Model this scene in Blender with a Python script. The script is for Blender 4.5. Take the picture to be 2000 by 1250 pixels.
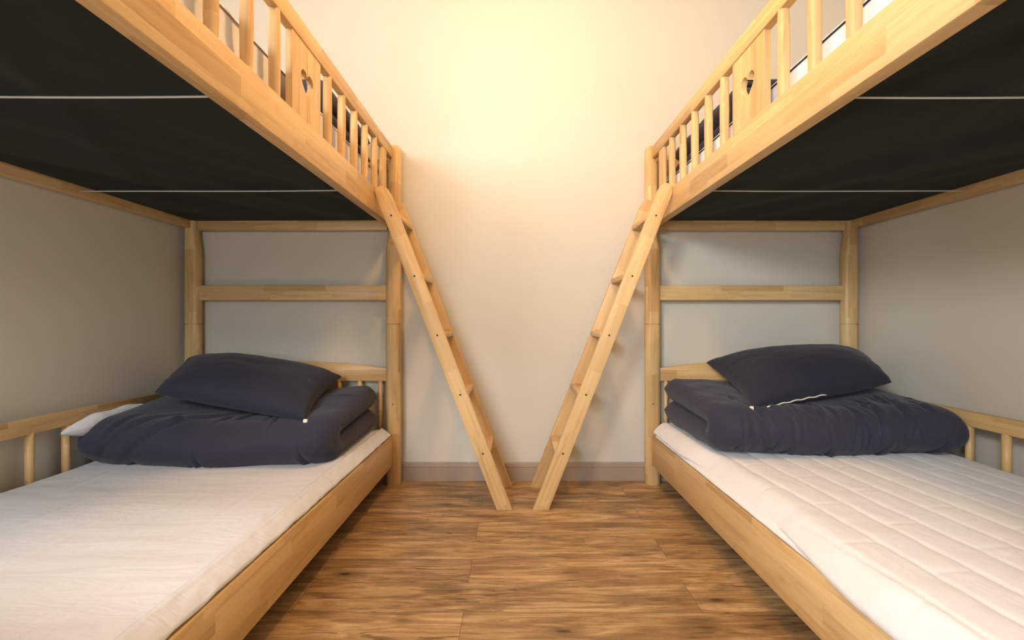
import bpy, bmesh, math, random
import numpy as np
from mathutils import Vector, Matrix, noise

for o in list(bpy.data.objects):
    bpy.data.objects.remove(o)
S = bpy.context.scene
C = S.collection

# ------------------------------------------------------------------ camera
cam_d = bpy.data.cameras.new('camera'); cam = bpy.data.objects.new('camera', cam_d); C.objects.link(cam)
cam_d.sensor_width = 36; cam_d.lens = 892 * 36 / 2000
cam_d.shift_y = 3 / 2000; cam_d.shift_x = -1 / 2000
cam_d.clip_start = 0.02
cam.location = (0, 0, 0.86); cam.rotation_euler = (math.radians(90), 0, 0)
S.camera = cam
S.view_settings.view_transform = 'Standard'; S.view_settings.look = 'None'
S.view_settings.gamma = 1.0; S.view_settings.use_curve_mapping = False
S.view_settings.exposure = 0.0

# ------------------------------------------------------------------ world and lights
w = bpy.data.worlds.new('world'); S.world = w; w.use_nodes = True
w.node_tree.nodes['Background'].inputs[0].default_value = (0.75, 0.88, 1.0, 1)
w.node_tree.nodes['Background'].inputs[1].default_value = 1.0

def area(name, loc, target, sx, sy, power, col):
    d = bpy.data.lights.new(name, 'AREA'); d.shape = 'RECTANGLE'; d.size = sx; d.size_y = sy
    d.energy = power; d.color = col
    o = bpy.data.objects.new(name, d); C.objects.link(o); o.location = loc
    o.rotation_euler = (Vector(target) - Vector(loc)).to_track_quat('-Z', 'Y').to_euler()
    return o
# daylight coming in through the two windows of the wall behind the camera
area('window_daylight', (-1.40, -1.26, 2.04), (0.35, 2.4, 1.55), 0.55, 0.50, 60, (1.0, 0.97, 0.96))
area('balcony_door_daylight', (-0.72, -1.26, 1.32), (1.00, 1.7, 0.62), 0.42, 1.05, 42, (0.78, 0.91, 1.0))
# ceiling lamp over the aisle
d = bpy.data.lights.new('ceiling_lamp_light', 'POINT'); d.shadow_soft_size = 0.10; d.energy = 45; d.color = (1.0, 0.55, 0.22)
o = bpy.data.objects.new('ceiling_lamp_light', d); C.objects.link(o); o.location = (0.05, 1.25, 2.48)

# ------------------------------------------------------------------ helpers
def tag(o, label=None, cat=None, group=None, kind=None):
    if label: o['label'] = label
    if cat: o['category'] = cat
    if group: o['group'] = group
    if kind: o['kind'] = kind
    return o

def empty(name, loc, rz=0.0):
    o = bpy.data.objects.new(name, None); C.objects.link(o)
    o.location = loc; o.rotation_euler = (0, 0, rz); o.empty_display_size = 0.1
    return o

def from_bm(name, bm, mat, parent=None, smooth=False, angle=None):
    me = bpy.data.meshes.new(name)
    bmesh.ops.recalc_face_normals(bm, faces=bm.faces)
    bm.to_mesh(me); bm.free()
    me.materials.append(mat)
    if smooth or angle is not None:
        me.polygons.foreach_set('use_smooth', [True] * len(me.polygons))
        if angle is not None:
            me.set_sharp_from_angle(angle=math.radians(angle))
    o = bpy.data.objects.new(name, me); C.objects.link(o)
    if parent: o.parent = parent
    return o

def add_box(bm, x0, x1, y0, y1, z0, z1, bev=0.0, seg=2):
    r = bmesh.ops.create_cube(bm, size=1)
    vs = r['verts']
    for v in vs:
        v.co = Vector((x0 if v.co.x < 0 else x1, y0 if v.co.y < 0 else y1, z0 if v.co.z < 0 else z1))
    if bev > 0:
        es = list({e for v in vs for e in v.link_edges})
        bmesh.ops.bevel(bm, geom=es, offset=bev, segments=seg, affect='EDGES', profile=0.5)

def box(name, x0, x1, y0, y1, z0, z1, mat, parent=None, bev=0.003, seg=2):
    if x0 > x1: x0, x1 = x1, x0
    bm = bmesh.new(); add_box(bm, x0, x1, y0, y1, z0, z1, bev, seg)
    return from_bm(name, bm, mat, parent, angle=40)

def prism(bm, pts, axis, a0, a1, bev=0.0):
    """extrude a 2-D outline; axis 'x': pts are (y,z); axis 'y': pts are (x,z)"""
    def mk(p, a):
        return (a, p[0], p[1]) if axis == 'x' else (p[0], a, p[1])
    v0 = [bm.verts.new(mk(p, a0)) for p in pts]; v1 = [bm.verts.new(mk(p, a1)) for p in pts]
    n = len(pts)
    f0 = bm.faces.new(v0); f1 = bm.faces.new(v1[::-1])
    for i in range(n):
        bm.faces.new((v0[i], v1[i], v1[(i + 1) % n], v0[(i + 1) % n]))
    if bev:
        es = list(set(f0.edges) | set(f1.edges))
        bmesh.ops.bevel(bm, geom=es, offset=bev, segments=2, affect='EDGES', profile=0.5)

def loft(bm, rings):
    vr = [[bm.verts.new(p) for p in r] for r in rings]
    n = len(vr[0])
    for a, b in zip(vr, vr[1:]):
        for i in range(n):
            bm.faces.new((a[i], a[(i + 1) % n], b[(i + 1) % n], b[i]))
    bm.faces.new(vr[0][::-1]); bm.faces.new(vr[-1])

def rrect(cx, cy, wx, wy, r, z, n=6):
    pts = []
    for k, (sx, sy) in enumerate(((1, 1), (-1, 1), (-1, -1), (1, -1))):
        for i in range(n + 1):
            a = math.pi / 2 * (k + i / n)
            pts.append((cx + sx * (wx / 2 - r) + r * math.cos(a), cy + sy * (wy / 2 - r) + r * math.sin(a), z))
    return pts

def tube(bm, pts, r, n=8):
    rings = []
    P = [Vector(p) for p in pts]
    for i, p in enumerate(P):
        t = (P[min(i + 1, len(P) - 1)] - P[max(i - 1, 0)]).normalized()
        up = Vector((0, 0, 1)) if abs(t.z) < 0.9 else Vector((1, 0, 0))
        a = t.cross(up).normalized(); b = t.cross(a).normalized()
        rings.append([p + r * (math.cos(2 * math.pi * k / n) * a + math.sin(2 * math.pi * k / n) * b) for k in range(n)])
    loft(bm, rings)

def nz(x, y, z=0.0):
    return noise.noise(Vector((x, y, z)))

def fbm(x, y, z=0.0, o=3):
    s = 0; a = 1
    for _ in range(o):
        s += a * noise.noise(Vector((x, y, z))); x *= 2.03; y *= 2.03; z += 7.3; a *= 0.5
    return s

def grid_mesh(bm, P, close_u=False):
    """P: rows of points -> quads"""
    V = [[bm.verts.new(p) for p in row] for row in P]
    for i in range(len(V) - 1):
        for j in range(len(V[0]) - 1):
            bm.faces.new((V[i][j], V[i][j + 1], V[i + 1][j + 1], V[i + 1][j]))
    return V

# ------------------------------------------------------------------ materials
def newmat(name, rough=0.5, spec=0.5):
    m = bpy.data.materials.new(name); m.use_nodes = True
    nt = m.node_tree; b = nt.nodes['Principled BSDF']
    b.inputs['Roughness'].default_value = rough
    b.inputs['Specular IOR Level'].default_value = spec
    return m, nt, b
def N(nt, t, **kw):
    n = nt.nodes.new(t)
    for k, v in kw.items(): setattr(n, k, v)
    return n
def L(nt, a, b): nt.links.new(a, b)
def M(nt, op, a, b=None, c=None):
    n = nt.nodes.new('ShaderNodeMath'); n.operation = op
    for i, v in enumerate((a, b, c)):
        if v is None: continue
        if isinstance(v, (int, float)): n.inputs[i].default_value = v
        else: nt.links.new(v, n.inputs[i])
    return n.outputs[0]
def ramp(nt, fac, stops):
    n = nt.nodes.new('ShaderNodeValToRGB')
    while len(n.color_ramp.elements) < len(stops): n.color_ramp.elements.new(0.5)
    for e, (p, c) in zip(n.color_ramp.elements, stops):
        e.position = p; e.color = tuple(c) + (1,) if len(c) == 3 else c
    nt.links.new(fac, n.inputs[0])
    return n.outputs[0]
def mixc(nt, fac, a, b, mode='MIX'):
    n = nt.nodes.new('ShaderNodeMix'); n.data_type = 'RGBA'; n.blend_type = mode
    for i, v in ((0, fac), (6, a), (7, b)):
        if isinstance(v, (int, float)): n.inputs[i].default_value = v
        elif isinstance(v, tuple): n.inputs[i].default_value = v + (1,) if len(v) == 3 else v
        else: nt.links.new(v, n.inputs[i])
    return n.outputs[2]
def comb(nt, x, y, z):
    n = nt.nodes.new('ShaderNodeCombineXYZ')
    for i, v in enumerate((x, y, z)):
        if isinstance(v, (int, float)): n.inputs[i].default_value = v
        else: nt.links.new(v, n.inputs[i])
    return n.outputs[0]
def noise_tex(nt, vec, scale, detail=4, rough=0.5, dist=0.0):
    n = nt.nodes.new('ShaderNodeTexNoise'); n.inputs['Scale'].default_value = scale
    n.inputs['Detail'].default_value = detail; n.inputs['Roughness'].default_value = rough
    n.inputs['Distortion'].default_value = dist
    nt.links.new(vec, n.inputs['Vector']); return n.outputs['Fac']
def bump(nt, b, h, strength, dist=0.01):
    n = nt.nodes.new('ShaderNodeBump'); n.inputs['Strength'].default_value = strength
    n.inputs['Distance'].default_value = dist
    nt.links.new(h, n.inputs['Height']); nt.links.new(n.outputs[0], b.inputs['Normal'])

def wood(axis, tint=(1, 1, 1)):
    """solid finger-jointed birch, grain along the given axis"""
    m, nt, b = newmat('birch_' + 'xyz'[axis], 0.38, 0.35)
    tc = N(nt, 'ShaderNodeTexCoord'); sp = N(nt, 'ShaderNodeSeparateXYZ'); L(nt, tc.outputs['Object'], sp.inputs[0])
    ax = [sp.outputs[i] for i in range(3)]
    g = ax[axis]; a, c = [ax[i] for i in range(3) if i != axis]
    ga = M(nt, 'FLOOR', M(nt, 'MULTIPLY_ADD', c, 1 / 0.052, 0.37))
    gb = M(nt, 'FLOOR', M(nt, 'MULTIPLY_ADD', a, 1 / 0.10, 0.5))
    wn = N(nt, 'ShaderNodeTexWhiteNoise', noise_dimensions='2D'); L(nt, comb(nt, ga, gb, 0), wn.inputs[0])
    seg = M(nt, 'FLOOR', M(nt, 'ADD', M(nt, 'MULTIPLY', g, 1 / 0.33), M(nt, 'MULTIPLY', wn.outputs[0], 3.0)))
    w2 = N(nt, 'ShaderNodeTexWhiteNoise', noise_dimensions='3D'); L(nt, comb(nt, ga, gb, seg), w2.inputs[0])
    rnd = w2.outputs[0]
    vec = comb(nt, M(nt, 'MULTIPLY_ADD', g, 1.0, M(nt, 'MULTIPLY', rnd, 9.0)), M(nt, 'MULTIPLY', a, 14), M(nt, 'MULTIPLY', c, 14))
    gr = noise_tex(nt, vec, 2.2, 6, 0.6, 0.8)
    fine = noise_tex(nt, comb(nt, M(nt, 'MULTIPLY', g, 6), M(nt, 'MULTIPLY', a, 220), M(nt, 'MULTIPLY', c, 220)), 1.0, 2, 0.5)
    base = ramp(nt, gr, [(0.30, (0.53, 0.33, 0.145)), (0.46, (0.66, 0.445, 0.205)), (0.7, (0.73, 0.52, 0.26))])
    blk = ramp(nt, rnd, [(0.0, (0.76, 0.70, 0.62)), (0.30, (0.96, 0.94, 0.91)), (0.75, (1.07, 1.08, 1.08)), (1.0, (0.90, 0.80, 0.70))])
    col = mixc(nt, 1.0, base, blk, 'MULTIPLY')
    col = mixc(nt, M(nt, 'MULTIPLY', M(nt, 'GREATER_THAN', fine, 0.62), 0.10), col, (0.35, 0.20, 0.09))
    blot = noise_tex(nt, comb(nt, M(nt, 'MULTIPLY', g, 1.0), M(nt, 'MULTIPLY', a, 2.5), M(nt, 'MULTIPLY', c, 2.5)), 9, 2, 0.5)
    col = mixc(nt, ramp(nt, blot, [(0.62, (0, 0, 0)), (0.80, (0.40,) * 3)]), col, (0.46, 0.26, 0.11))
    L(nt, col, b.inputs['Base Color'])
    bump(nt, b, fine, 0.05, 0.001)
    return m
WX, WY, WZ = wood(0), wood(1), wood(2)

def plain(name, col, rough=0.5, metal=0.0, spec=0.5):
    m, nt, b = newmat(name, rough, spec)
    b.inputs['Base Color'].default_value = tuple(col) + (1,); b.inputs['Metallic'].default_value = metal
    tc = N(nt, 'ShaderNodeTexCoord')
    bump(nt, b, noise_tex(nt, tc.outputs['Object'], 400, 2), 0.03, 0.001)
    return m

def fabric(name, col, col2, scale=900, rough=0.85, sheen=0.3, wr=0.25, wscale=9, stretch=(1, 1, 1), bstr=0.15):
    m, nt, b = newmat(name, rough, 0.15)
    tc = N(nt, 'ShaderNodeTexCoord'); mp = N(nt, 'ShaderNodeMapping'); L(nt, tc.outputs['Object'], mp.inputs[0])
    mp.inputs['Scale'].default_value = stretch
    b.inputs['Sheen Weight'].default_value = sheen
    b.inputs['Sheen Roughness'].default_value = 0.5
    a = noise_tex(nt, tc.outputs['Object'], 60, 3)
    L(nt, mixc(nt, a, tuple(col), tuple(col2)), b.inputs['Base Color'])
    wv = noise_tex(nt, tc.outputs['Object'], scale, 2)
    wk = noise_tex(nt, mp.outputs[0], wscale, 5, 0.55, 1.2)
    h = M(nt, 'ADD', M(nt, 'MULTIPLY', wv, 0.03), M(nt, 'MULTIPLY', wk, wr))
    bump(nt, b, h, bstr, 0.03)
    return m
NAVY = fabric('navy_cotton', (0.031, 0.032, 0.054), (0.041, 0.041, 0.066), wr=0.35, wscale=7, bstr=0.32, sheen=0.12)
NAVY_P = fabric('navy_pillow_cotton', (0.022, 0.023, 0.039), (0.029, 0.030, 0.050), wr=0.2, wscale=4, bstr=0.2, sheen=0.10)
PAD_L = fabric('cream_microfibre', (0.69, 0.69, 0.71), (0.75, 0.75, 0.77), wr=0.30, wscale=4, stretch=(1, 3.5, 1), bstr=0.35, sheen=0.2)
PAD_R = fabric('white_quilted_cotton', (0.76, 0.755, 0.765), (0.82, 0.815, 0.825), wr=0.25, wscale=6, stretch=(3, 1, 1), bstr=0.25, sheen=0.2)
MATT = fabric('white_mattress_ticking', (0.78, 0.78, 0.80), (0.84, 0.84, 0.86), wr=0.1, bstr=0.15)
DUST = fabric('black_underside_cloth', (0.015, 0.021, 0.018), (0.019, 0.025, 0.021), wr=0.25, wscale=1.6, stretch=(2.2, 0.6, 1), bstr=0.5, sheen=0.05, rough=0.9)
CORD = fabric('white_cord', (0.62, 0.60, 0.55), (0.7, 0.68, 0.62), wr=0.0)
PIPE = plain('black_piping', (0.02, 0.02, 0.022), 0.7)
HOLE = plain('dark_screw_recess', (0.03, 0.022, 0.015), 0.8)
BRASS = plain('brass', (0.55, 0.40, 0.16), 0.3, 1.0)
TAGM = plain('white_tag', (0.8, 0.76, 0.68), 0.8)

def wall_mat():
    m, nt, b = newmat('wallpaper', 0.50, 0.40)
    tc = N(nt, 'ShaderNodeTexCoord')
    n = noise_tex(nt, tc.outputs['Object'], 2.0, 2)
    L(nt, mixc(nt, n, (0.63, 0.595, 0.51), (0.67, 0.634, 0.545)), b.inputs['Base Color'])
    bump(nt, b, noise_tex(nt, tc.outputs['Object'], 260, 3), 0.06, 0.002)
    return m
WALL = wall_mat()
CEIL = plain('ceiling_paint', (0.75, 0.74, 0.70), 0.8)
BASEB = plain('taupe_skirting', (0.38, 0.285, 0.215), 0.45)
WHITEP = plain('white_frame_paint', (0.75, 0.75, 0.73), 0.4)

def floor_mat():
    m, nt, b = newmat('rustic_oak_vinyl', 0.42, 0.4)
    tc = N(nt, 'ShaderNodeTexCoord'); sp = N(nt, 'ShaderNodeSeparateXYZ'); L(nt, tc.outputs['Object'], sp.inputs[0])
    x, y = sp.outputs[0], sp.outputs[1]
    PW, PL = 0.152, 1.22
    row_f = M(nt, 'MULTIPLY_ADD', y, 1 / PW, 0.12)
    row = M(nt, 'FLOOR', row_f)
    wn = N(nt, 'ShaderNodeTexWhiteNoise', noise_dimensions='1D'); L(nt, row, wn.inputs['W'])
    colf = M(nt, 'ADD', M(nt, 'MULTIPLY', x, 1 / PL), M(nt, 'MULTIPLY', M(nt, 'MODULO', M(nt, 'ABSOLUTE', row), 2.0), 0.42))
    colf = M(nt, 'ADD', colf, 0.12)
    cell = M(nt, 'FLOOR', colf)
    w2 = N(nt, 'ShaderNodeTexWhiteNoise', noise_dimensions='2D'); L(nt, comb(nt, row, cell, 0), w2.inputs[0])
    rnd = w2.outputs[0]
    px = M(nt, 'ADD', x, M(nt, 'MULTIPLY', rnd, 37.0)); py = M(nt, 'ADD', y, M(nt, 'MULTIPLY', rnd, 11.0))
    g1 = noise_tex(nt, comb(nt, M(nt, 'MULTIPLY', px, 1.5), M(nt, 'MULTIPLY', py, 13), 0), 2.2, 9, 0.66, 1.4)
    g2 = noise_tex(nt, comb(nt, M(nt, 'MULTIPLY', px, 4.5), M(nt, 'MULTIPLY', py, 120), 3), 1.2, 8, 0.78, 1.1)
    g3 = noise_tex(nt, comb(nt, M(nt, 'MULTIPLY', px, 1.0), M(nt, 'MULTIPLY', py, 3.2), 7), 3.0, 3, 0.5, 0.6)
    base = ramp(nt, g1, [(0.24, (0.17, 0.090, 0.036)), (0.40, (0.31, 0.180, 0.078)), (0.52, (0.44, 0.27, 0.12)), (0.70, (0.64, 0.45, 0.25))])
    streak = ramp(nt, g2, [(0.34, (0.50, 0.46, 0.42)), (0.47, (0.97,) * 3), (0.58, (1.05,) * 3), (0.68, (1.28, 1.28, 1.22))])
    col = mixc(nt, 1.0, base, streak, 'MULTIPLY')
    col = mixc(nt, ramp(nt, g3, [(0.36, (0.62,) * 3), (0.50, (0.10,) * 3), (0.62, (0, 0, 0))]), col, (0.16, 0.085, 0.035))
    # dark long cracks
    cr = noise_tex(nt, comb(nt, M(nt, 'MULTIPLY', px, 1.0), M(nt, 'MULTIPLY', py, 17), 11), 1.6, 3, 0.5, 0.3)
    crk = M(nt, 'LESS_THAN', M(nt, 'ABSOLUTE', M(nt, 'SUBTRACT', cr, 0.57)), 0.011)
    msk = noise_tex(nt, comb(nt, M(nt, 'MULTIPLY', px, 2.2), M(nt, 'MULTIPLY', py, 4), 5), 1.5, 2)
    crk = M(nt, 'MULTIPLY', crk, M(nt, 'GREATER_THAN', msk, 0.44))
    col = mixc(nt, M(nt, "MULTIPLY", crk, 0.5), col, (0.05, 0.022, 0.008))
    # knots
    vo = N(nt, 'ShaderNodeTexVoronoi'); vo.inputs['Scale'].default_value = 1.0; vo.inputs['Randomness'].default_value = 1.0
    L(nt, comb(nt, M(nt, 'MULTIPLY', px, 2.6), M(nt, 'MULTIPLY', py, 8.5), 0), vo.inputs['Vector'])
    kd = M(nt, 'ADD', vo.outputs['Distance'], M(nt, 'MULTIPLY', g2, 0.10))
    kn = ramp(nt, kd, [(0.085, (0.95,) * 3), (0.12, (0.5,) * 3), (0.30, (0, 0, 0))])
    col = mixc(nt, kn, col, (0.06, 0.028, 0.010))
    # joints
    fy = M(nt, 'FRACT', row_f); fx = M(nt, 'FRACT', colf)
    jy = M(nt, 'LESS_THAN', fy, 0.012); jx = M(nt, 'LESS_THAN', fx, 0.0016)
    j = M(nt, 'MAXIMUM', jy, jx)
    tone = ramp(nt, rnd, [(0.0, (0.86, 0.84, 0.82)), (1.0, (1.12, 1.10, 1.06))])
    col = mixc(nt, 1.0, col, tone, 'MULTIPLY')
    col = mixc(nt, M(nt, 'MULTIPLY', j, 0.6), col, (0.07, 0.035, 0.014))
    L(nt, col, b.inputs['Base Color'])
    bump(nt, b, M(nt, 'ADD', g2, M(nt, 'MULTIPLY', j, -0.6)), 0.15, 0.002)
    return m
FLOOR = floor_mat()

# ------------------------------------------------------------------ room shell
XL, XR, YB, YF, ZC = -1.768, 1.845, 2.478, -1.40, 2.78
def slab(name, *a, mat=WALL):
    o = box(name, *a, mat, None, bev=0); tag(o, kind='structure'); return o
slab('floor', XL, XR, YF, YB, -0.06, 0.0, mat=FLOOR)
slab('ceiling', XL, XR, YF, YB, ZC, ZC + 0.06, mat=CEIL)
slab('wall_left', XL - 0.08, XL, YF, YB, -0.06, ZC + 0.06)
slab('wall_right', XR, XR + 0.08, YF, YB, -0.06, ZC + 0.06)
slab('wall_back', XL - 0.08, XR + 0.08, YB, YB + 0.08, -0.06, ZC + 0.06)
# wall behind the camera, with its openings
bm = bmesh.new()
XA, XB_ = XL - 0.08, XR + 0.08
wins = [(-1.74, -1.06, 1.72, 2.36), (-0.98, 0.10, 0.30, 2.00)]
add_box(bm, XA, -1.74, YF - 0.08, YF, -0.06, ZC + 0.06)
add_box(bm, -1.06, -0.98, YF - 0.08, YF, -0.06, ZC + 0.06)
add_box(bm, 0.10, XB_, YF - 0.08, YF, -0.06, ZC + 0.06)
for (x0, x1, z0, z1) in wins:
    add_box(bm, x0, x1, YF - 0.08, YF, -0.06, z0)
    add_box(bm, x0, x1, YF - 0.08, YF, z1, ZC + 0.06)
tag(from_bm('wall_front', bm, WALL), kind='structure')
glass, nt, b = newmat('window_glass', 0.0, 0.5)
b.inputs['Base Color'].default_value = (1, 1, 1, 1); b.inputs['Transmission Weight'].default_value = 1.0
b.inputs['IOR'].default_value = 1.02
for i, (x0, x1, z0, z1) in enumerate(wins):
    bm = bmesh.new()
    t = 0.05
    add_box(bm, x0, x0 + t, YF - 0.07, YF - 0.01, z0, z1); add_box(bm, x1 - t, x1, YF - 0.07, YF - 0.01, z0, z1)
    add_box(bm, x0 + t, x1 - t, YF - 0.07, YF - 0.01, z0, z0 + t); add_box(bm, x0 + t, x1 - t, YF - 0.07, YF - 0.01, z1 - t, z1)
    xm = (x0 + x1) / 2
    add_box(bm, xm - 0.02, xm + 0.02, YF - 0.06, YF - 0.02, z0 + t, z1 - t)
    wo = tag(from_bm('window_%d' % (i + 1), bm, WHITEP), kind='structure')
    box('pane', x0 + t, x1 - t, YF - 0.043, YF - 0.037, z0 + t, z1 - t, glass, wo, bev=0)

def baseboard(name, pts2, along, a0, a1, flip=1):
    bm = bmesh.new()
    prism(bm, pts2, along, a0, a1)
    return tag(from_bm(name, bm, BASEB), kind='structure')
prof = lambda w0, s: [(w0, 0), (w0 - s * 0.013, 0), (w0 - s * 0.013, 0.066), (w0 - s * 0.009, 0.069), (w0 - s * 0.009, 0.072), (w0 - s * 0.013, 0.075), (w0 - s * 0.011, 0.094), (w0 - s * 0.006, 0.098), (w0, 0.098)]
bm = bmesh.new(); prism(bm, prof(YB, 1), 'x', XL + 0.013, XR - 0.013); tag(from_bm('baseboard_back', bm, BASEB), kind='structure')
bm = bmesh.new(); prism(bm, prof(XL, -1), 'y', YF, YB); tag(from_bm('baseboard_left', bm, BASEB), kind='structure')
bm = bmesh.new(); prism(bm, prof(XR, 1), 'y', YF, YB); tag(from_bm('baseboard_right', bm, BASEB), kind='structure')

# round lamp on the ceiling over the aisle (out of the picture, its light is in it)
pl = empty('ceiling_lamp', (0.05, 1.25, ZC))
tag(pl, 'round white lamp on the ceiling over the aisle', 'lamp')
bm = bmesh.new(); tube(bm, [(0, 0, 0), (0, 0, -0.10)], 0.15, 40); from_bm('lamp_body', bm, WHITEP, pl, angle=40)
dm, nt, b = newmat('lamp_diffuser', 0.5); b.inputs['Emission Color'].default_value = (1, 0.72, 0.42, 1); b.inputs['Emission Strength'].default_value = 6
bm = bmesh.new(); tube(bm, [(0, 0, -0.10), (0, 0, -0.112)], 0.14, 40); from_bm('diffuser', bm, dm, pl, angle=40)

# ------------------------------------------------------------------ bunk beds
YN, YP = 0.44, 2.425           # post centres, near and far end
YC = (YN + YP) / 2
BAL = [-0.825, -0.70, -0.565, -0.435, -0.305, -0.175, 0.175, 0.305, 0.435, 0.565, 0.70]
UM = 1.22
def heart(k, side):
    """right or left half of a heart in (y,z), from notch to tip"""
    pts = []
    for i in range(k + 1):
        t = math.pi * i / k
        hx = 16 * math.sin(t) ** 3; hz = 13 * math.cos(t) - 5 * math.cos(2 * t) - 2 * math.cos(3 * t) - math.cos(4 * t)
        pts.append((side * hx * 0.0026, 1.600 + hz * 0.0029))
    return pts

def make_bed(s, uo, ur, uw, yaw, xroot, label):
    """s=-1 left, +1 right; u is the distance from the camera axis towards the wall"""
    R = empty('bunk_bed', (xroot, YC, 0), yaw)
    tag(R, label, 'bunk bed', None)
    X = lambda u: s * (u - UM)
    Y = lambda y: y - YC
    def bx(name, u0, u1, y0, y1, z0, z1, mat, bev=0.004, par=R):
        return box(name, X(u0), X(u1), Y(y0), Y(y1), z0, z1, mat, par, bev)
    pw, pd = 0.081, 0.060
    # posts
    for end, yc in ((0, YN), (1, YP)):
        for wallside in (0, 1):
            uc = (uo + pw / 2) if not wallside else (uw - pw / 2)
            bm = bmesh.new(); rings = []
            for z, ins, nar in ((0, .003, 0), (.004, 0, 0), (.8435, 0, 0), (.8440, .0045, 0), (.8478, .0045, 0), (.8483, 0, 0),
                                (1.20, 0, 0), (1.23, 0, .001), (1.26, 0, .004), (1.29, 0, .009), (1.315, 0, .012), (1.33, 0, .013), (1.76, 0, .013), (1.775, .003, .013), (1.785, .009, .013), (1.79, .017, .013)):
                nw = pw - nar - 2 * ins
                du = -nar / 2 if not wallside else nar / 2
                rings.append(rrect(X(uc + du), Y(yc), nw, pd - 2 * ins, 0.0285 - ins, z))
            loft(bm, rings)
            p = from_bm('post', bm, WZ, R, angle=50)
            if end:
                for zz in (0.427,):
                    bm = bmesh.new(); yy = Y(yc - pd / 2)
                    xx = X(uc - 0.004 if not wallside else uc)
                    tube(bm, [(xx, yy - 0.0006, zz), (xx, yy + 0.004, zz)], 0.0036, 12)
                    from_bm('screw_hole', bm, HOLE, p)
    y0, y1 = YN + pd / 2, YP - pd / 2
    bx('side_rail', ur, ur + 0.040, y0, y1, 0.105, 0.262, WY)
    bx('side_rail', ur, ur + 0.042, y0, y1, 1.360, 1.478, WY)
    ui = uw - 0.012
    bx('side_rail', ui - 0.035, ui, y0, y1, 0.105, 0.262, WY)
    bx('side_rail', ui - 0.035, ui, y0, y1, 1.352, 1.478, WY)
    # slat base under each mattress
    for z in (0.165, 1.4082):
        bm = bmesh.new()
        for k in range(12):
            yy = y0 + 0.08 + k * (y1 - y0 - 0.16) / 11
            add_box(bm, min(X(ur + .041), X(ui - .036)), max(X(ur + .041), X(ui - .036)), Y(yy - 0.03), Y(yy + 0.03), z, z + 0.015)
        from_bm('slat_base', bm, WX, R)
    # ends: head and foot
    for yc in (YN, YP):
        u0, u1 = uo + pw - 0.004, uw - pw + 0.004
        bx('end_rail', u0, u1, yc - 0.013, yc + 0.013, 0.972, 1.052, WX, 0.005)
        bx('end_rail', u0 - 0.006, u1 + 0.006, yc - 0.016, yc + 0.013, 1.342, 1.40, WX, 0.004)
        bx('end_rail', u0, u1, yc - 0.013, yc + 0.013, 0.12, 0.23, WX, 0.004)
        bx('end_rail', u0, u1, yc - 0.013, yc + 0.013, 1.655, 1.715, WX, 0.004)
        # arched rail
        bm = bmesh.new(); n = 24
        a, b_ = X(u0), X(u1)
        pts = [(a, 0.546), (b_, 0.546)]
        for i in range(n + 1):
            t = 1 - i / n
            e = min(t, 1 - t) * (u1 - u0)
            pts.append((a + (b_ - a) * t, 0.615 + 0.036 * (1 - math.exp(-(e / 0.22) ** 1.3))))
        prism(bm, pts, 'y', Y(yc - 0.013), Y(yc + 0.013), 0.004)
        from_bm('arched_rail', bm, WX, R, angle=40)
        if yc == YP:
            k = 0; u = u0 + 0.035
            while u < u1 - 0.02:
                bm = bmesh.new(); tube(bm, [(X(u), Y(yc), 0.225), (X(u), Y(yc), 0.552)], 0.011, 12)
                from_bm('spindle', bm, WZ, R, smooth=True); u += 0.108
    # lower guard along the wall
    ug = uw - (0.040 if s < 0 else 0.088)
    bx('guard_rail', ug - 0.013, ug + 0.013, y0, y1, 0.462, 0.520, WY, 0.006)
    for dy in BAL + [0.0, 0.825]:
        bm = bmesh.new(); tube(bm, [(X(ug), Y(YC + dy), 0.255), (X(ug), Y(YC + dy), 0.468)], 0.0135, 14)
        from_bm('spindle', bm, WZ, R, smooth=True)
    # upper guard rail on the aisle side
    ga, gb = ur + 0.002, ur + 0.030
    gm = (ga + gb) / 2
    top = bx('guard_rail', ga, gb, y0 + .002, y1 - .002, 1.716, 1.777, WY, 0.005)
    for dy in BAL:
        if dy == -0.825: continue
        bm = bmesh.new()
        rings = [rrect(X(gm), Y(YC + dy), w_, w_, 0.009, z, 4) for z, w_ in ((1.470, 0.025), (1.52, 0.027), (1.60, 0.028), (1.68, 0.027), (1.722, 0.025))]
        loft(bm, rings); from_bm('spindle', bm, WZ, R, angle=50)
    for sg in (-1, 1):
        bm = bmesh.new()
        loft(bm, [rrect(X(gm), Y(YC + sg * 0.835), 0.020, 0.075, 0.008, z, 4) for z in (1.470, 1.722)])
        from_bm('end_board', bm, WZ, R, angle=50)
    # pierced centre boards
    for sg in (-1, 1):
        hp = heart(28, 1)
        g = 0.0012
        pts = [(Y(YC + sg * (g)), 1.470)]
        tip_first = hp[::-1]
        tip_first = [(max(p[0], g), p[1]) for p in tip_first]
        pts += [(Y(YC + sg * p[0]), p[1]) for p in tip_first]
        pts += [(Y(YC + sg * g), 1.722), (Y(YC + sg * 0.096), 1.722), (Y(YC + sg * 0.096), 1.470)]
        clean = []
        for p in pts:
            if not clean or (abs(p[0] - clean[-1][0]) + abs(p[1] - clean[-1][1])) > 2e-4: clean.append(p)
        bm = bmesh.new(); prism(bm, clean, 'x', X(gm) - 0.010, X(gm) + 0.010)
        o = from_bm('pierced_board', bm, WZ, R, angle=30)
        bv = o.modifiers.new('bev', 'BEVEL'); bv.width = 0.0025; bv.segments = 2; bv.limit_method = 'ANGLE'; bv.angle_limit = math.radians(60)
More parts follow.
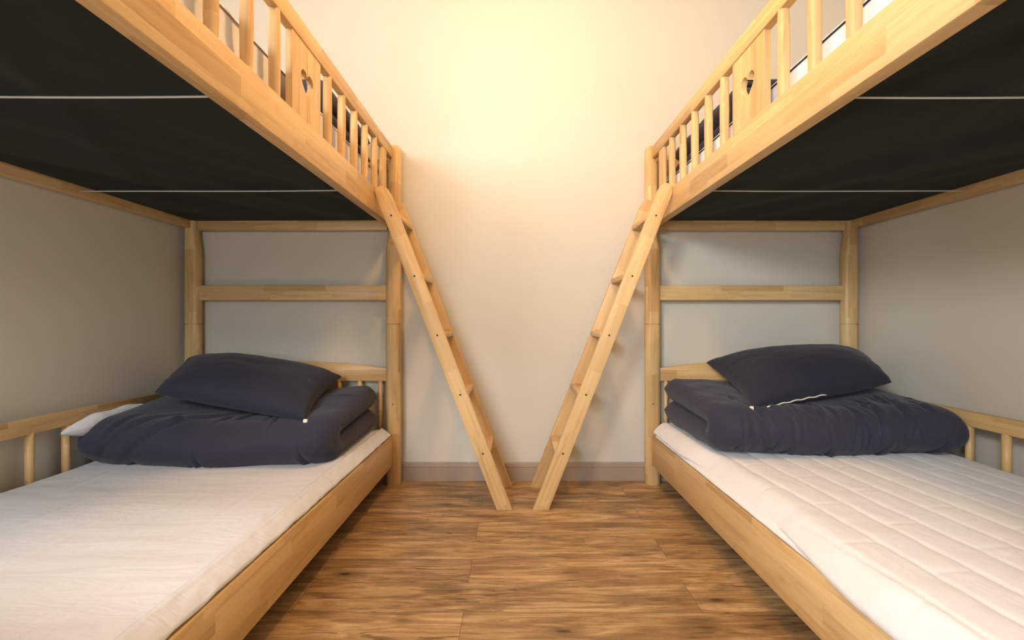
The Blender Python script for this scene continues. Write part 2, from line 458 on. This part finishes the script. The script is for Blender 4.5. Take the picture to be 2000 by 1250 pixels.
    # brass hooks at the end of the guard
    for yy, uu in ((YP - 0.055, gm + 0.004), (YP - 0.235, gm + 0.018)):
        bm = bmesh.new()
        pts = [(X(uu), Y(yy + 0.012 * math.cos(t)), 1.700 + 0.012 * math.sin(t)) for t in [i * math.pi * 1.6 / 12 - 0.6 for i in range(13)]]
        pts += [(X(uu), Y(yy), 1.722)]
        tube(bm, pts, 0.0026, 8); from_bm('hook', bm, BRASS, R, smooth=True)
    # cloth on the underside of the upper bunk
    nx, ny = 70, 110
    bm = bmesh.new(); rows = []
    ua, ub = ur + 0.040, ui - 0.034
    for j in range(ny + 1):
        y = y0 + 0.0 + (y1 - y0 + 0.012) * j / ny
        row = []
        for i in range(nx + 1):
            t = i / nx; u = ua + (ub - ua) * t
            e = min(t, 1 - t, j / ny, 1 - j / ny)
            k = min(1, e / 0.10)
            sag = 0.010 * k
            for yc_ in (1.037, 1.78): sag -= 0.006 * k * math.exp(-((y - yc_) / 0.10) ** 2)
            fold = 0.5 * nz(u * 3.2 + y * 2.0 * 1, y * 0.9 - u * 0.6, 3.1 + s) + 0.35 * nz((u + y * 0.55) * 7.5, y * 1.1, 9 + s)
            d_ = (u - (1.02 + 0.50 * (y - 0.9)));  fold -= 0.30 * math.exp(-(d_ / 0.05) ** 2)
            z = 1.392 + 0.010 * k - sag + 0.034 * k * fold
            z = min(max(z, 1.3755), 1.4045)
            row.append((X(u), Y(y), z))
        rows.append(row)
    grid_mesh(bm, rows)
    o = from_bm('underside_cloth', bm, DUST, R, smooth=True)
    so = o.modifiers.new('solid', 'SOLIDIFY'); so.thickness = 0.002; so.offset = 1
    for k, yc_ in enumerate((1.045, 1.79)):
        bm = bmesh.new(); pts = []
        for i in range(25):
            t = i / 24
            pts.append((X(ua + (ub - ua) * t), Y(yc_ - 0.012 * t * (1 if k == 0 else 0) + 0.002 * math.sin(t * 7)), 1.3725 - 0.002 * math.sin(math.pi * t)))
        tube(bm, pts, 0.0024, 8); from_bm('cord', bm, CORD, R, smooth=True)
    return R

LB = dict(s=-1, uo=0.6105, ur=0.648, uw=1.7595)
RB = dict(s=1, uo=0.702, ur=0.730, uw=1.827)
bedL = make_bed(-1, 0.6105, 0.648, 1.7595, -0.009, -UM + 0.009 * YC, 'birch bunk bed on the left with navy bedding and cream pad below')
bedR = make_bed(1, 0.702, 0.730, 1.827, 0.0, UM, 'birch bunk bed on the right with white quilted pad below')
def wx(s, u, y):  # bed coordinate -> world x
    return s * u + (0.009 * y if s < 0 else 0)

# ------------------------------------------------------------------ ladders
def make_ladder(s, foot_in, xrail, label):
    """foot_in: x of the foot edge towards the room centre; stiles lean out to the rail face"""
    k = 0.385 if s < 0 else 0.391; wd = 0.0715
    W = lambda x: x * 1.0
    root = empty('bed_ladder', (foot_in + s * wd / 2, 2.235, 0)); tag(root, label, 'ladder')
    ox = foot_in + s * wd / 2
    ang = s * math.atan(k)                     # lean
    ztop = 1.474 if s < 0 else 1.487
    def outline(rounded):
        pts = [(foot_in, 0.0), (foot_in + s * wd, 0.0)]
        zc = (abs(xrail - foot_in) - wd) / k      # outer edge meets the rail face
        pts += [(xrail, zc)]
        xin = lambda z: foot_in + s * k * z
        zt = ztop
        if rounded:
            cxm = (xrail + xin(zt)) / 2; r = abs(xrail - xin(zt)) / 2 + 0.003
            pts.append((xrail, zt - r * 0.8))
            for i in range(1, 10):
                a = math.pi * i / 10
                pts.append((cxm + s * r * math.cos(a), zt - r * 0.8 + r * 0.95 * math.sin(a)))
            pts.append((xin(zt - r * 1.1), zt - r * 1.1))
        else:
            pts += [(xrail, zt), (xin(zt), zt)]
        return pts
    for y0 in (2.080, 2.366):
        bm = bmesh.new()
        prism(bm, [(p[0] - ox, p[1]) for p in outline(y0 < 2.2 or s > 0)], 'y', y0 - 2.235, y0 - 2.235 + 0.025, 0.002)
        rot = Matrix.Rotation(ang, 4, 'Y')
        bmesh.ops.transform(bm, matrix=rot.inverted(), verts=bm.verts)
        st = from_bm('stile', bm, WZ, root, angle=30); st.matrix_local = rot
        for z in (1.343, 1.067, 0.797, 0.526, 0.258):
            xx = foot_in + s * (k * z + wd * 0.5) - ox
            bm = bmesh.new(); tube(bm, [(xx, y0 - 2.235 - 0.0006, z), (xx, y0 - 2.235 + 0.003, z)], 0.0045, 12)
            bmesh.ops.transform(bm, matrix=rot.inverted(), verts=bm.verts)
            from_bm('screw_hole', bm, HOLE, st)
    for z in (1.343, 1.067, 0.797, 0.526, 0.258):
        xa = foot_in + s * (k * z + 0.000) - ox; xb = foot_in + s * (k * z + wd + 0.002) - ox
        bm = bmesh.new(); add_box(bm, min(xa, xb), max(xa, xb), 2.105 - 2.235, 2.366 - 2.235, z - 0.011, z + 0.013, 0.003)
        from_bm('tread', bm, WY, root, angle=40)
    return root
make_ladder(-1, 0.000, -0.6275, 'birch ladder leaning on the left bunk bed, rear upright cut square')
make_ladder(1, 0.093, 0.7285, 'birch ladder leaning on the right bunk bed, both uprights rounded on top')

# ------------------------------------------------------------------ mattresses
def rbox(bm, x0, x1, y0, y1, z0, z1, r, st, disp=None):
    """rounded box as a fine shell; disp(p, n, t) -> offset point"""
    c = Vector(((x0 + x1) / 2, (y0 + y1) / 2, (z0 + z1) / 2)); h = Vector(((x1 - x0) / 2, (y1 - y0) / 2, (z1 - z0) / 2))
    def axis_pts(hh, dense):
        flat = max(2, int(2 * (hh - r) / dense))
        a = [-hh + r * (1 - math.cos(math.pi / 2 * i / 5)) * 0 - 0 for i in range(0)]
        ins = [-(hh - r) + 2 * (hh - r) * i / flat for i in range(flat + 1)]
        edge = [r * math.tan(math.pi / 4 * i / 4) for i in range(1, 5)]
        return [-(hh - r) - e for e in edge[::-1]] + ins + [(hh - r) + e for e in edge]
    A = [axis_pts(h[i], st) for i in range(3)]
    inner = h - Vector((r, r, r))
    def place(p):
        q = Vector([max(-inner[i], min(inner[i], p[i])) for i in range(3)])
        d = p - q
        if d.length > 1e-9:
            d.normalize(); pp = q + d * r
        else: pp = q
        co = c + pp
        return disp(co, d, pp) if disp else co
    for ax in range(3):
        i1, i2 = (ax + 1) % 3, (ax + 2) % 3
        for sg in (-1, 1):
            V = []
            for a in A[i1]:
                row = []
                for b_ in A[i2]:
                    p = Vector((0, 0, 0)); p[ax] = sg * h[ax]; p[i1] = a; p[i2] = b_
                    row.append(bm.verts.new(place(p)))
                V.append(row)
            for i in range(len(V) - 1):
                for j in range(len(V[0]) - 1):
                    bm.faces.new((V[i][j], V[i][j + 1], V[i + 1][j + 1], V[i + 1][j]))
    bmesh.ops.remove_doubles(bm, verts=bm.verts, dist=1e-5)

def piping(bm, x0, x1, y0, y1, z, r, rad, f=None):
    pts = []
    for k, (cx, cy) in enumerate(((x1 - r, y1 - r), (x0 + r, y1 - r), (x0 + r, y0 + r), (x1 - r, y0 + r))):
        for i in range(7):
            a = math.pi / 2 * (k + i / 6)
            pts.append((cx + r * math.cos(a), cy + r * math.sin(a)))
    out = []
    n = len(pts)
    for i in range(n):
        p, q = pts[i], pts[(i + 1) % n]
        d = math.hypot(q[0] - p[0], q[1] - p[1]); m = max(1, int(d / 0.04))
        for j in range(m):
            t = j / m; x = p[0] + (q[0] - p[0]) * t; y = p[1] + (q[1] - p[1]) * t
            out.append((x, y, z + (f(x, y) if f else 0)))
    out.append(out[0]); tube(bm, out, rad, 6)

MY0, MY1 = 0.475, 2.388
# -- lower left: cream pad tightly wrapped round the mattress
xa, xb = -1.700, -0.668
ctr = ((xa + xb) / 2, (MY0 + MY1) / 2)
root = empty('mattress', (ctr[0], ctr[1], 0.18))
tag(root, 'thin mattress under a smooth cream pad on the lower left bunk', 'mattress')
def dl(co, d, pp):
    if co.z > 0.22:
        top = max(0, d.z)
        ex = min(co.x - xa, xb - co.x)
        line = sum(-0.0022 * math.exp(-((co.x - lx - 0.02 * (co.y - 1)) / 0.004) ** 2) for lx in (-0.86, -1.02, -1.18, -1.36, -1.52))
        z = 0.0035 * fbm(co.x * 2.1, co.y * 6.0, 1) + 0.0016 * nz(co.x * 4, co.y * 22, 4)
        co = co + Vector((0, 0, (z + line) * (0.3 + 0.7 * top)))
    e = xb - co.x
    if e < 0.09:     # puckered edge beside the side rail
        k = max(0, 1 - e / 0.09)
        co = co + Vector((0.003 * k * nz(co.y * 26 + co.z * 60, co.z * 40, 2), 0, 0.006 * k * nz(co.y * 17 + co.x * 30, co.x * 14, 5) + 0.004 * k * nz(co.y * 45, co.x * 30, 1)))
    return co
bm = bmesh.new()
rbox(bm, xa - ctr[0], xb - ctr[0], MY0 - ctr[1], MY1 - ctr[1], 0.003, 0.118, 0.03, 0.0125,
     lambda co, d, pp: (lambda p: Vector((p.x - ctr[0], p.y - ctr[1], p.z - 0.18)))(dl(co + Vector((ctr[0], ctr[1], 0.18)), d, pp)))
m = from_bm('mattress_pad', bm, PAD_L, root, smooth=True)
# rolled hem of the pad lying over the side rail edge
bm = bmesh.new(); rows = []
for j in range(160):
    y = MY0 + 0.01 + (MY1 - MY0 - 0.02) * j / 159
    row = []
    for i in range(9):
        t = i / 8
        wv = 0.004 * nz(y * 17 + t * 1.6, t * 2, 8) + 0.003 * nz(y * 42 + t * 3, t * 3, 2)
        x = -0.706 + 0.054 * t + 0.009 * y + 0.0015 * nz(y * 7, 1)
        z = 0.303 + 0.004 * math.exp(-((t - 0.12) / 0.08) ** 2) - 0.033 * t ** 1.5 + wv * (0.5 + 0.5 * t)
        row.append((x - ctr[0], y - ctr[1], z - 0.18))
    rows.append(row)
grid_mesh(bm, rows)
o = from_bm('pad_hem', bm, PAD_L, root, smooth=True)
so = o.modifiers.new('solid', 'SOLIDIFY'); so.thickness = 0.006; so.offset = -1
# pad corner bunched up between the wall guard and the duvet
bm = bmesh.new(); rows = []
for j in range(40):
    t = j / 39; y = 1.675 + 0.36 * t
    row = []
    for i in range(17):
        a = 2 * math.pi * i / 16
        rr = 0.034 * math.sin(math.pi * min(1, t * 2.2 + 0.06) / 2) * (1.0 - 0.5 * max(0, t - 0.6))
        cz = 0.446 + 0.02 * t + 0.004 * nz(y * 12, 1)
        row.append((-1.658 + rr * 0.95 * math.cos(a) * (1 + 0.2 * nz(a, y * 14)) - ctr[0], y - ctr[1], cz - 0.0 + 1.2 * rr * math.sin(a) * (1 + 0.2 * nz(a * 2, y * 14, 3)) - 0.18))
    rows.append(row)
for j in range(40, 62):      # its tail runs down to the mattress
    pass
grid_mesh(bm, rows); bmesh.ops.remove_doubles(bm, verts=bm.verts, dist=1e-5)
from_bm('bunched_corner', bm, PAD_L, root, smooth=True)

# -- lower right: quilted white pad over a white mattress
xa2, xb2 = 0.776, 1.712
ctr2 = ((xa2 + xb2) / 2, (MY0 + MY1) / 2)
rootr = empty('mattress', (ctr2[0], ctr2[1], 0.18))
tag(rootr, 'mattress under a white quilted pad on the lower right bunk', 'mattress')
bm = bmesh.new()
rbox(bm, xa2 - ctr2[0], xb2 - ctr2[0], MY0 - ctr2[1], MY1 - ctr2[1], 0.003, 0.134, 0.028, 0.04)
from_bm('mattress_core', bm, MATT, rootr, smooth=True)
def quilt(x, y):
    """height of the quilted pad above its base"""
    w_ = 0.096
    sx = x + 0.045 * (y - 1.4) + 0.004 * nz(x * 5, y * 3)
    f = sx / w_; c = math.floor(f); fr = f - c
    lane = (1 - (2 * fr - 1) ** 2)
    off = (c * 0.37) % 1.0
    fy = (y / 0.36 + off); fry = fy - math.floor(fy)
    cross = math.exp(-((min(fry, 1 - fry)) * 0.36 / 0.007) ** 2)
    seam = math.exp(-((min(fr, 1 - fr)) * w_ / 0.0045) ** 2)
    return 0.0040 * lane ** 0.5 - 0.0030 * seam - 0.0016 * cross + 0.0022 * fbm(x * 7, y * 9, 2) + 0.0012 * nz(x * 30, y * 12, 8)
bm = bmesh.new(); rows = []
ny, nx = 380, 170
for j in range(ny + 1):
    y = MY0 - 0.002 + (MY1 - MY0 + 0.002) * j / ny
    row = []
    # the pad's aisle edge wanders: it covers the rail edge in front and slips back in the middle
    sm = lambda a_, b2: (lambda q: q * q * (3 - 2 * q))(min(1, max(0, (y - a_) / (b2 - a_))))
    bk = sm(0.95, 1.45) * (1 - sm(1.75, 2.05))
    edge = 0.7235 + 0.031 * bk + 0.010 * sm(1.9, 2.2) + 0.002 * nz(y * 6, 2)
    for i in range(nx + 1):
        t = i / nx
        x = edge + (1.722 - edge) * t
        ex = x - edge
        z = 0.327 + 0.010 * min(1, ex / 0.5)
        if ex < 0.075:
            k = 1 - ex / 0.075
            z -= (0.048 + 0.024 * (1 - sm(0.9, 1.3)) + 0.005 * nz(y * 5, 1)) * k ** 2.2
            z += 0.0025 * k * nz(y * 22, x * 10, 3)
        z += quilt(x, y) * min(1, ex / 0.06 + 0.15)
        row.append((x - ctr2[0], y - ctr2[1], z - 0.18))
    rows.append(row)
grid_mesh(bm, rows)
o = from_bm('quilted_pad', bm, PAD_R, rootr, smooth=True)
so = o.modifiers.new('solid', 'SOLIDIFY'); so.thickness = 0.011; so.offset = -1; so.use_even_offset = False
# lower sheet edge showing beneath the pad along the rail
bm = bmesh.new(); rows = []
for j in range(140):
    y = MY0 + 0.01 + (MY1 - MY0 - 0.05) * j / 139
    row = []
    for i in range(9):
        t = i / 8
        row.append((0.7325 + 0.054 * t + 0.001 * nz(y * 9, 5) - ctr2[0], y - ctr2[1], 0.268 + 0.030 * t ** 0.7 + 0.0015 * nz(y * 14, t * 3, 4) - 0.18))
    rows.append(row)
grid_mesh(bm, rows)
o = from_bm('sheet_edge', bm, MATT, rootr, smooth=True)
so = o.modifiers.new('solid', 'SOLIDIFY'); so.thickness = 0.005; so.offset = -1

# -- upper mattresses
def upper_matt(x0, x1, z1, mat, label, wavy, pipem):
    cx, cy, cz = (x0 + x1) / 2, (MY0 + MY1) / 2, 1.4235
    r_ = empty('mattress', (cx, cy, cz)); tag(r_, label, 'mattress')
    def dd(co, d, pp):
        k = wavy
        return co + Vector((0.004 * k * nz(co.y * 5, co.z * 30, 1), 0, (0.006 * k * fbm(co.y * 4.5, co.x * 2, 3) + 0.003 * k * nz(co.y * 14, co.z * 20, 6)) * (1 if co.z > 0.05 else 0)))
    bm = bmesh.new(); rbox(bm, x0 - cx, x1 - cx, MY0 - cy, MY1 - cy, 0.0, z1 - cz, 0.022, 0.02, dd)
    from_bm('mattress_body', bm, mat, r_, smooth=True)
    for zz in ((z1 - cz - 0.020), 0.075 if not wavy else 0.095):
        bm = bmesh.new(); piping(bm, x0 - cx - 0.001, x1 - cx + 0.001, MY0 - cy - 0.001, MY1 - cy + 0.001, zz, 0.03, 0.0028 if not wavy else 0.002)
        from_bm('piping', bm, pipem, r_, smooth=True)
    return r_
upper_matt(-1.695, -0.692, 1.628, PAD_L, 'cream covered mattress on the upper left bunk behind the guard rail', 1.0, plain('taupe_piping', (0.30, 0.24, 0.20), 0.8))
upper_matt(0.778, 1.775, 1.580, MATT, 'white mattress with black piping on the upper right bunk', 0.0, PIPE)

# ------------------------------------------------------------------ duvets and pillows
def duvet(name, label, x_aisle, x_wall, yf, yb, z0, h, seed, mat=NAVY, gap=0.0, creases=(), plan=None, nS=230, nT=190, wr=1.0, up_in=0.0, topshape=None, shape=None, er=(0.62, 0.62), dimples=0):
    """a thick quilt folded once, fold towards the camera; s runs along the U, t from aisle to wall"""
    R = h * 0.455 + gap
    rd = random.Random(int(seed)); creases = list(creases)
    for _ in range(dimples):
        creases.append((rd.uniform(0.40, 0.64), rd.uniform(0.08, 0.92), rd.gauss(0, 0.45), rd.uniform(0.015, 0.05), rd.uniform(0.005, 0.009), rd.uniform(0.007, 0.016)))
    root_c = ((x_aisle + x_wall) / 2, (yf + yb) / 2, z0)
    Ls = yb - yf - R - h * 0.5
    path_len = 2 * Ls + math.pi * R
    sgn = 1 if x_wall > x_aisle else -1
    Wt = abs(x_wall - x_aisle)
    def centre(s, t):
        """centreline point (y,z) and normal (y,z)"""
        if s < Ls:
            return (yb - h * 0.1 - s, z0 + h / 2), (0, -1)
        if s > Ls + math.pi * R:
            q = s - Ls - math.pi * R
            return (yb - h * 0.1 - Ls + q, z0 + h / 2 + 2 * R), (0, 1)
        a = (s - Ls) / R
        return (yb - h * 0.1 - Ls - R * math.sin(a), z0 + h / 2 + R - R * math.cos(a)), (-math.sin(a), -math.cos(a))
    bm = bmesh.new()
    outer, inner = [], []
    for i in range(nS + 1):
        s = path_len * i / nS
        ro, ri = [], []
        for j in range(nT + 1):
            tt = j / nT
            t = 0.5 - 0.5 * math.cos(math.pi * tt)          # denser near both ends
            t = 0.6 * t + 0.4 * tt
            es = max(0.0, min(s, path_len - s)); et = max(0.0, min(t, 1 - t)) * Wt
            T = h * (1 - max(0, 1 - es / (h * 0.55)) ** 2.4) ** 0.5 * (1 - max(0, 1 - et / (h * (er[0] if t < 0.5 else er[1]))) ** 2.2) ** 0.5
            T = max(T, 0.004)
            (y, z), (ny_, nz_) = centre(s, t)
            x = x_aisle + sgn * t * Wt
            # large soft lumps and wrinkles
            pk = math.exp(-et / 0.035)
            nA = 0.10 * fbm(x * 3.2, s * 3.0, seed) * h
            nB = wr * 0.0050 * (1 - abs(2 * nz(x * 6 + 1.2 * nz(x * 4, s * 4, seed), s * 8, seed + 4))) * (0.4 + 0.6 * max(0, nz(x * 2.5, s * 2, seed + 1) + .5))
            nC = pk * 0.0040 * nz(s * 34, x * 6, seed + 2)
            cr = 0
            for (cs, ct, ang, ln, wd_, dp) in creases:
                ds = s - cs * path_len; dt = (t - ct) * Wt
                if abs(ds) > 4 * ln or abs(dt) > 4 * ln + 0.03: continue
                al = ds * math.cos(ang) + dt * math.sin(ang); ac = -ds * math.sin(ang) + dt * math.cos(ang)
                cr -= dp * math.exp(-(al / ln) ** 2) * (math.exp(-(ac / wd_) ** 2) - 0.5 * math.exp(-((ac - 1.9 * wd_) / (1.5 * wd_)) ** 2))
            off = T / 2 + (nA + nB + cr) * min(1, T / h) + nC * 0.6
            ioff = T / 2
            dx = 0.0; dy = 0.0; dz = 0.0
            if plan:
                dx, dy, dz = plan(s / path_len, t, x, y, z)
            po = Vector((x + dx, y + ny_ * off + dy, z + nz_ * off + dz))
            pi_ = Vector((x + dx, y - ny_ * ioff * 0.96 + dy, z - nz_ * ioff * 0.96 + dz))
            if shape:
                po = shape(po, t); pi_ = shape(pi_, t)
            if s < Ls and not shape: po.z = max(po.z, z0 + 0.002 + (h / 2 - T / 2))
            if topshape and s > Ls: po.z += topshape(t, po.y)
            ro.append(po - Vector(root_c)); ri.append(pi_ - Vector(root_c))
        outer.append(ro); inner.append(ri)
    Vo = grid_mesh(bm, outer); Vi = grid_mesh(bm, inner)
    for i in range(nS):
        bm.faces.new((Vo[i][0], Vo[i + 1][0], Vi[i + 1][0], Vi[i][0])); bm.faces.new((Vo[i][nT], Vi[i][nT], Vi[i + 1][nT], Vo[i + 1][nT]))
    for j in range(nT):
        bm.faces.new((Vo[0][j], Vi[0][j], Vi[0][j + 1], Vo[0][j + 1])); bm.faces.new((Vo[nS][j], Vo[nS][j + 1], Vi[nS][j + 1], Vi[nS][j]))
    o = from_bm(name, bm, mat, None, smooth=True)
    o.location = root_c
    tag(o, label, 'duvet')
    return o

def pillow(name, label, corners, thick, seed, mat=NAVY_P, n=90, sag=0.0, piping_edges=True):
    """corners: front-aisle, front-wall, back-wall, back-aisle"""
    A, B, Cc, D = [Vector(c) for c in corners]
    cen = (A + B + Cc + D) / 4
    bm = bmesh.new(); top, bot = [], []
    nrm = ((B - A).cross(D - A)).normalized()
    if nrm.z < 0: nrm = -nrm
    for i in range(n + 1):
        u = -1 + 2 * i / n; rt, rb = [], []
        for j in range(n + 1):
            v = -1 + 2 * j / n
            # edges of a stuffed pillow draw inwards between the corners
            uu = u * (1 - 0.075 * (1 - v * v) * abs(u)); vv = v * (1 - 0.075 * (1 - u * u) * abs(v))
            a = (1 + uu) / 2; b_ = (1 + vv) / 2
            P = (A * (1 - a) + B * a) * (1 - b_) + (D * (1 - a) + Cc * a) * b_
            f = ((1 - abs(u) ** 2.3) * (1 - abs(v) ** 2.3))
            T = thick * (max(0, f) ** 0.44)
            e = 1 - max(abs(u), abs(v))
            wrk = 0.0045 * math.exp(-e / 0.16) * nz(u * 9 * (1 + abs(v)), v * 9 * (1 + abs(u)), seed) + 0.004 * fbm(u * 2.2, v * 2.2, seed + 3)
            cw = 0.004 * math.exp(-((1 - abs(u)) + (1 - abs(v))) / 0.35) * math.sin(9 * (u * abs(v) - v * abs(u)) + seed)
            k = min(1, T / (thick * 0.35))
            rt.append(P + nrm * (T * 0.66 + (wrk + cw) * k) - cen)
            rb.append(P - nrm * (T * 0.30) - cen)
        top.append(rt); bot.append(rb)
    grid_mesh(bm, top); grid_mesh(bm, bot)
    bmesh.ops.remove_doubles(bm, verts=bm.verts, dist=1e-5)
    o = from_bm(name, bm, mat, None, smooth=True)
    o.location = cen; tag(o, label, 'pillow')
    # piped seam
    return o, A - cen, B - cen, Cc - cen, D - cen

# lower left
def squash(z0, yf, yb, f0, wall_back, corner, tc=0.72):
    def fn(p, t):
        k = min(1, max(0, (p.y - yf) / (yb - yf)))
        f = f0 + (1 - f0) * (k * k * (3 - 2 * k)) ** 0.8
        p = p.copy(); p.z = z0 + (p.z - z0) * f
        fr = 1 - k
        if t > tc: p.y += wall_back * ((t - tc) / (1 - tc)) ** 2 * fr
        if t < 0.10: p.y += corner * ((0.10 - t) / 0.10) ** 2 * fr
        return p
    return fn
duvet('duvet', 'folded navy duvet under the pillow on the lower left bunk', -0.700, -1.695, 1.745, 2.375, 0.300, 0.124, 3.0,
      creases=((0.55, 0.66, -0.95, 0.15, 0.010, 0.022), (0.53, 0.80, -0.9, 0.11, 0.009, 0.015), (0.80, 0.10, 1.4, 0.06, 0.008, 0.008)), wr=0.35, dimples=12,
      shape=squash(0.300, 1.745, 2.375, 0.76, 0.0, 0.05), er=(0.42, 1.2),
      topshape=lambda t, y: -0.030 * math.exp(-((t - 0.45) / 0.30) ** 2))
p, a, b_, c_, d_ = pillow('pillow', 'plump navy pillow with a small pale tag on the lower left bunk',
    ((-0.815, 1.80, 0.470), (-1.468, 1.87, 0.570), (-1.67, 2.33, 0.658), (-0.866, 2.32, 0.580)), 0.18, 1.0)
bm = bmesh.new(); add_box(bm, a.x - 0.008, a.x + 0.008, a.y - 0.008, a.y + 0.004, a.z - 0.016, a.z + 0.006, 0.003); from_bm('tag', bm, TAGM, p, angle=40)['label'] = 'small pale tag'

# lower right
duvet('duvet', 'folded navy duvet with puckered front under the pillow on the lower right bunk', 0.785, 1.724, 1.735, 2.375, 0.344, 0.119, 11.0,
      creases=((0.50, 0.30, 0.1, 0.07, 0.008, 0.008), (0.53, 0.44, -0.2, 0.06, 0.008, 0.010), (0.52, 0.58, 0.2, 0.06, 0.008, 0.009), (0.55, 0.68, 0.4, 0.09, 0.010, 0.014), (0.57, 0.80, 0.5, 0.09, 0.010, 0.012), (0.51, 0.2, 0.0, 0.05, 0.007, 0.007)),
      shape=squash(0.344, 1.735, 2.375, 0.82, -0.045, 0.05), er=(0.42, 0.8), wr=0.35, dimples=46, topshape=lambda t, y: -0.02 * math.exp(-((t - 0.5) / 0.25) ** 2))
p2, a, b_, c_, d_ = pillow('pillow', 'plump navy pillow with a white zip edge on the lower right bunk',
    ((0.945, 1.80, 0.515), (1.605, 1.93, 0.604), (1.80, 2.33, 0.680), (0.985, 2.33, 0.650)), 0.195, 5.0)
bm = bmesh.new(); pts = []
for i in range(22):
    t = 0.10 + 0.42 * i / 21
    P = a * (1 - t) + b_ * t
    inw = 0.075 * (1 - (2 * t - 1) ** 2) * 0.5
    P = P + ((d_ - a) * (1 - t) + (c_ - b_) * t) * inw
    pts.append(P + Vector((0, -0.004, -0.006 + 0.002 * math.sin(i * 1.4))))
tube(bm, pts, 0.0028, 6); from_bm('zip', bm, TAGM, p2, smooth=True)['label'] = 'white zip edge'
bm = bmesh.new(); add_box(bm, a.x - 0.010, a.x + 0.004, a.y - 0.006, a.y + 0.004, a.z - 0.020, a.z + 0.012, 0.003); from_bm('tag', bm, TAGM, p2, angle=40)['label'] = 'small white tag'

# upper bunks
duvet('duvet', 'folded dark duvet behind the guard rail on the upper left bunk', -0.735, -1.60, 1.76, 2.37, 1.640, 0.100, 21.0, nS=90, nT=80)
duvet('duvet', 'folded dark duvet behind the guard rail on the upper right bunk', 0.830, 1.66, 1.70, 2.37, 1.584, 0.092, 27.0, nS=90, nT=80)
pillow('pillow', 'dark pillow on the folded duvet of the upper right bunk', ((0.92, 1.86, 1.83), (1.55, 1.88, 1.83), (1.55, 2.32, 1.84), (0.92, 2.32, 1.84)), 0.11, 8.0, n=40)
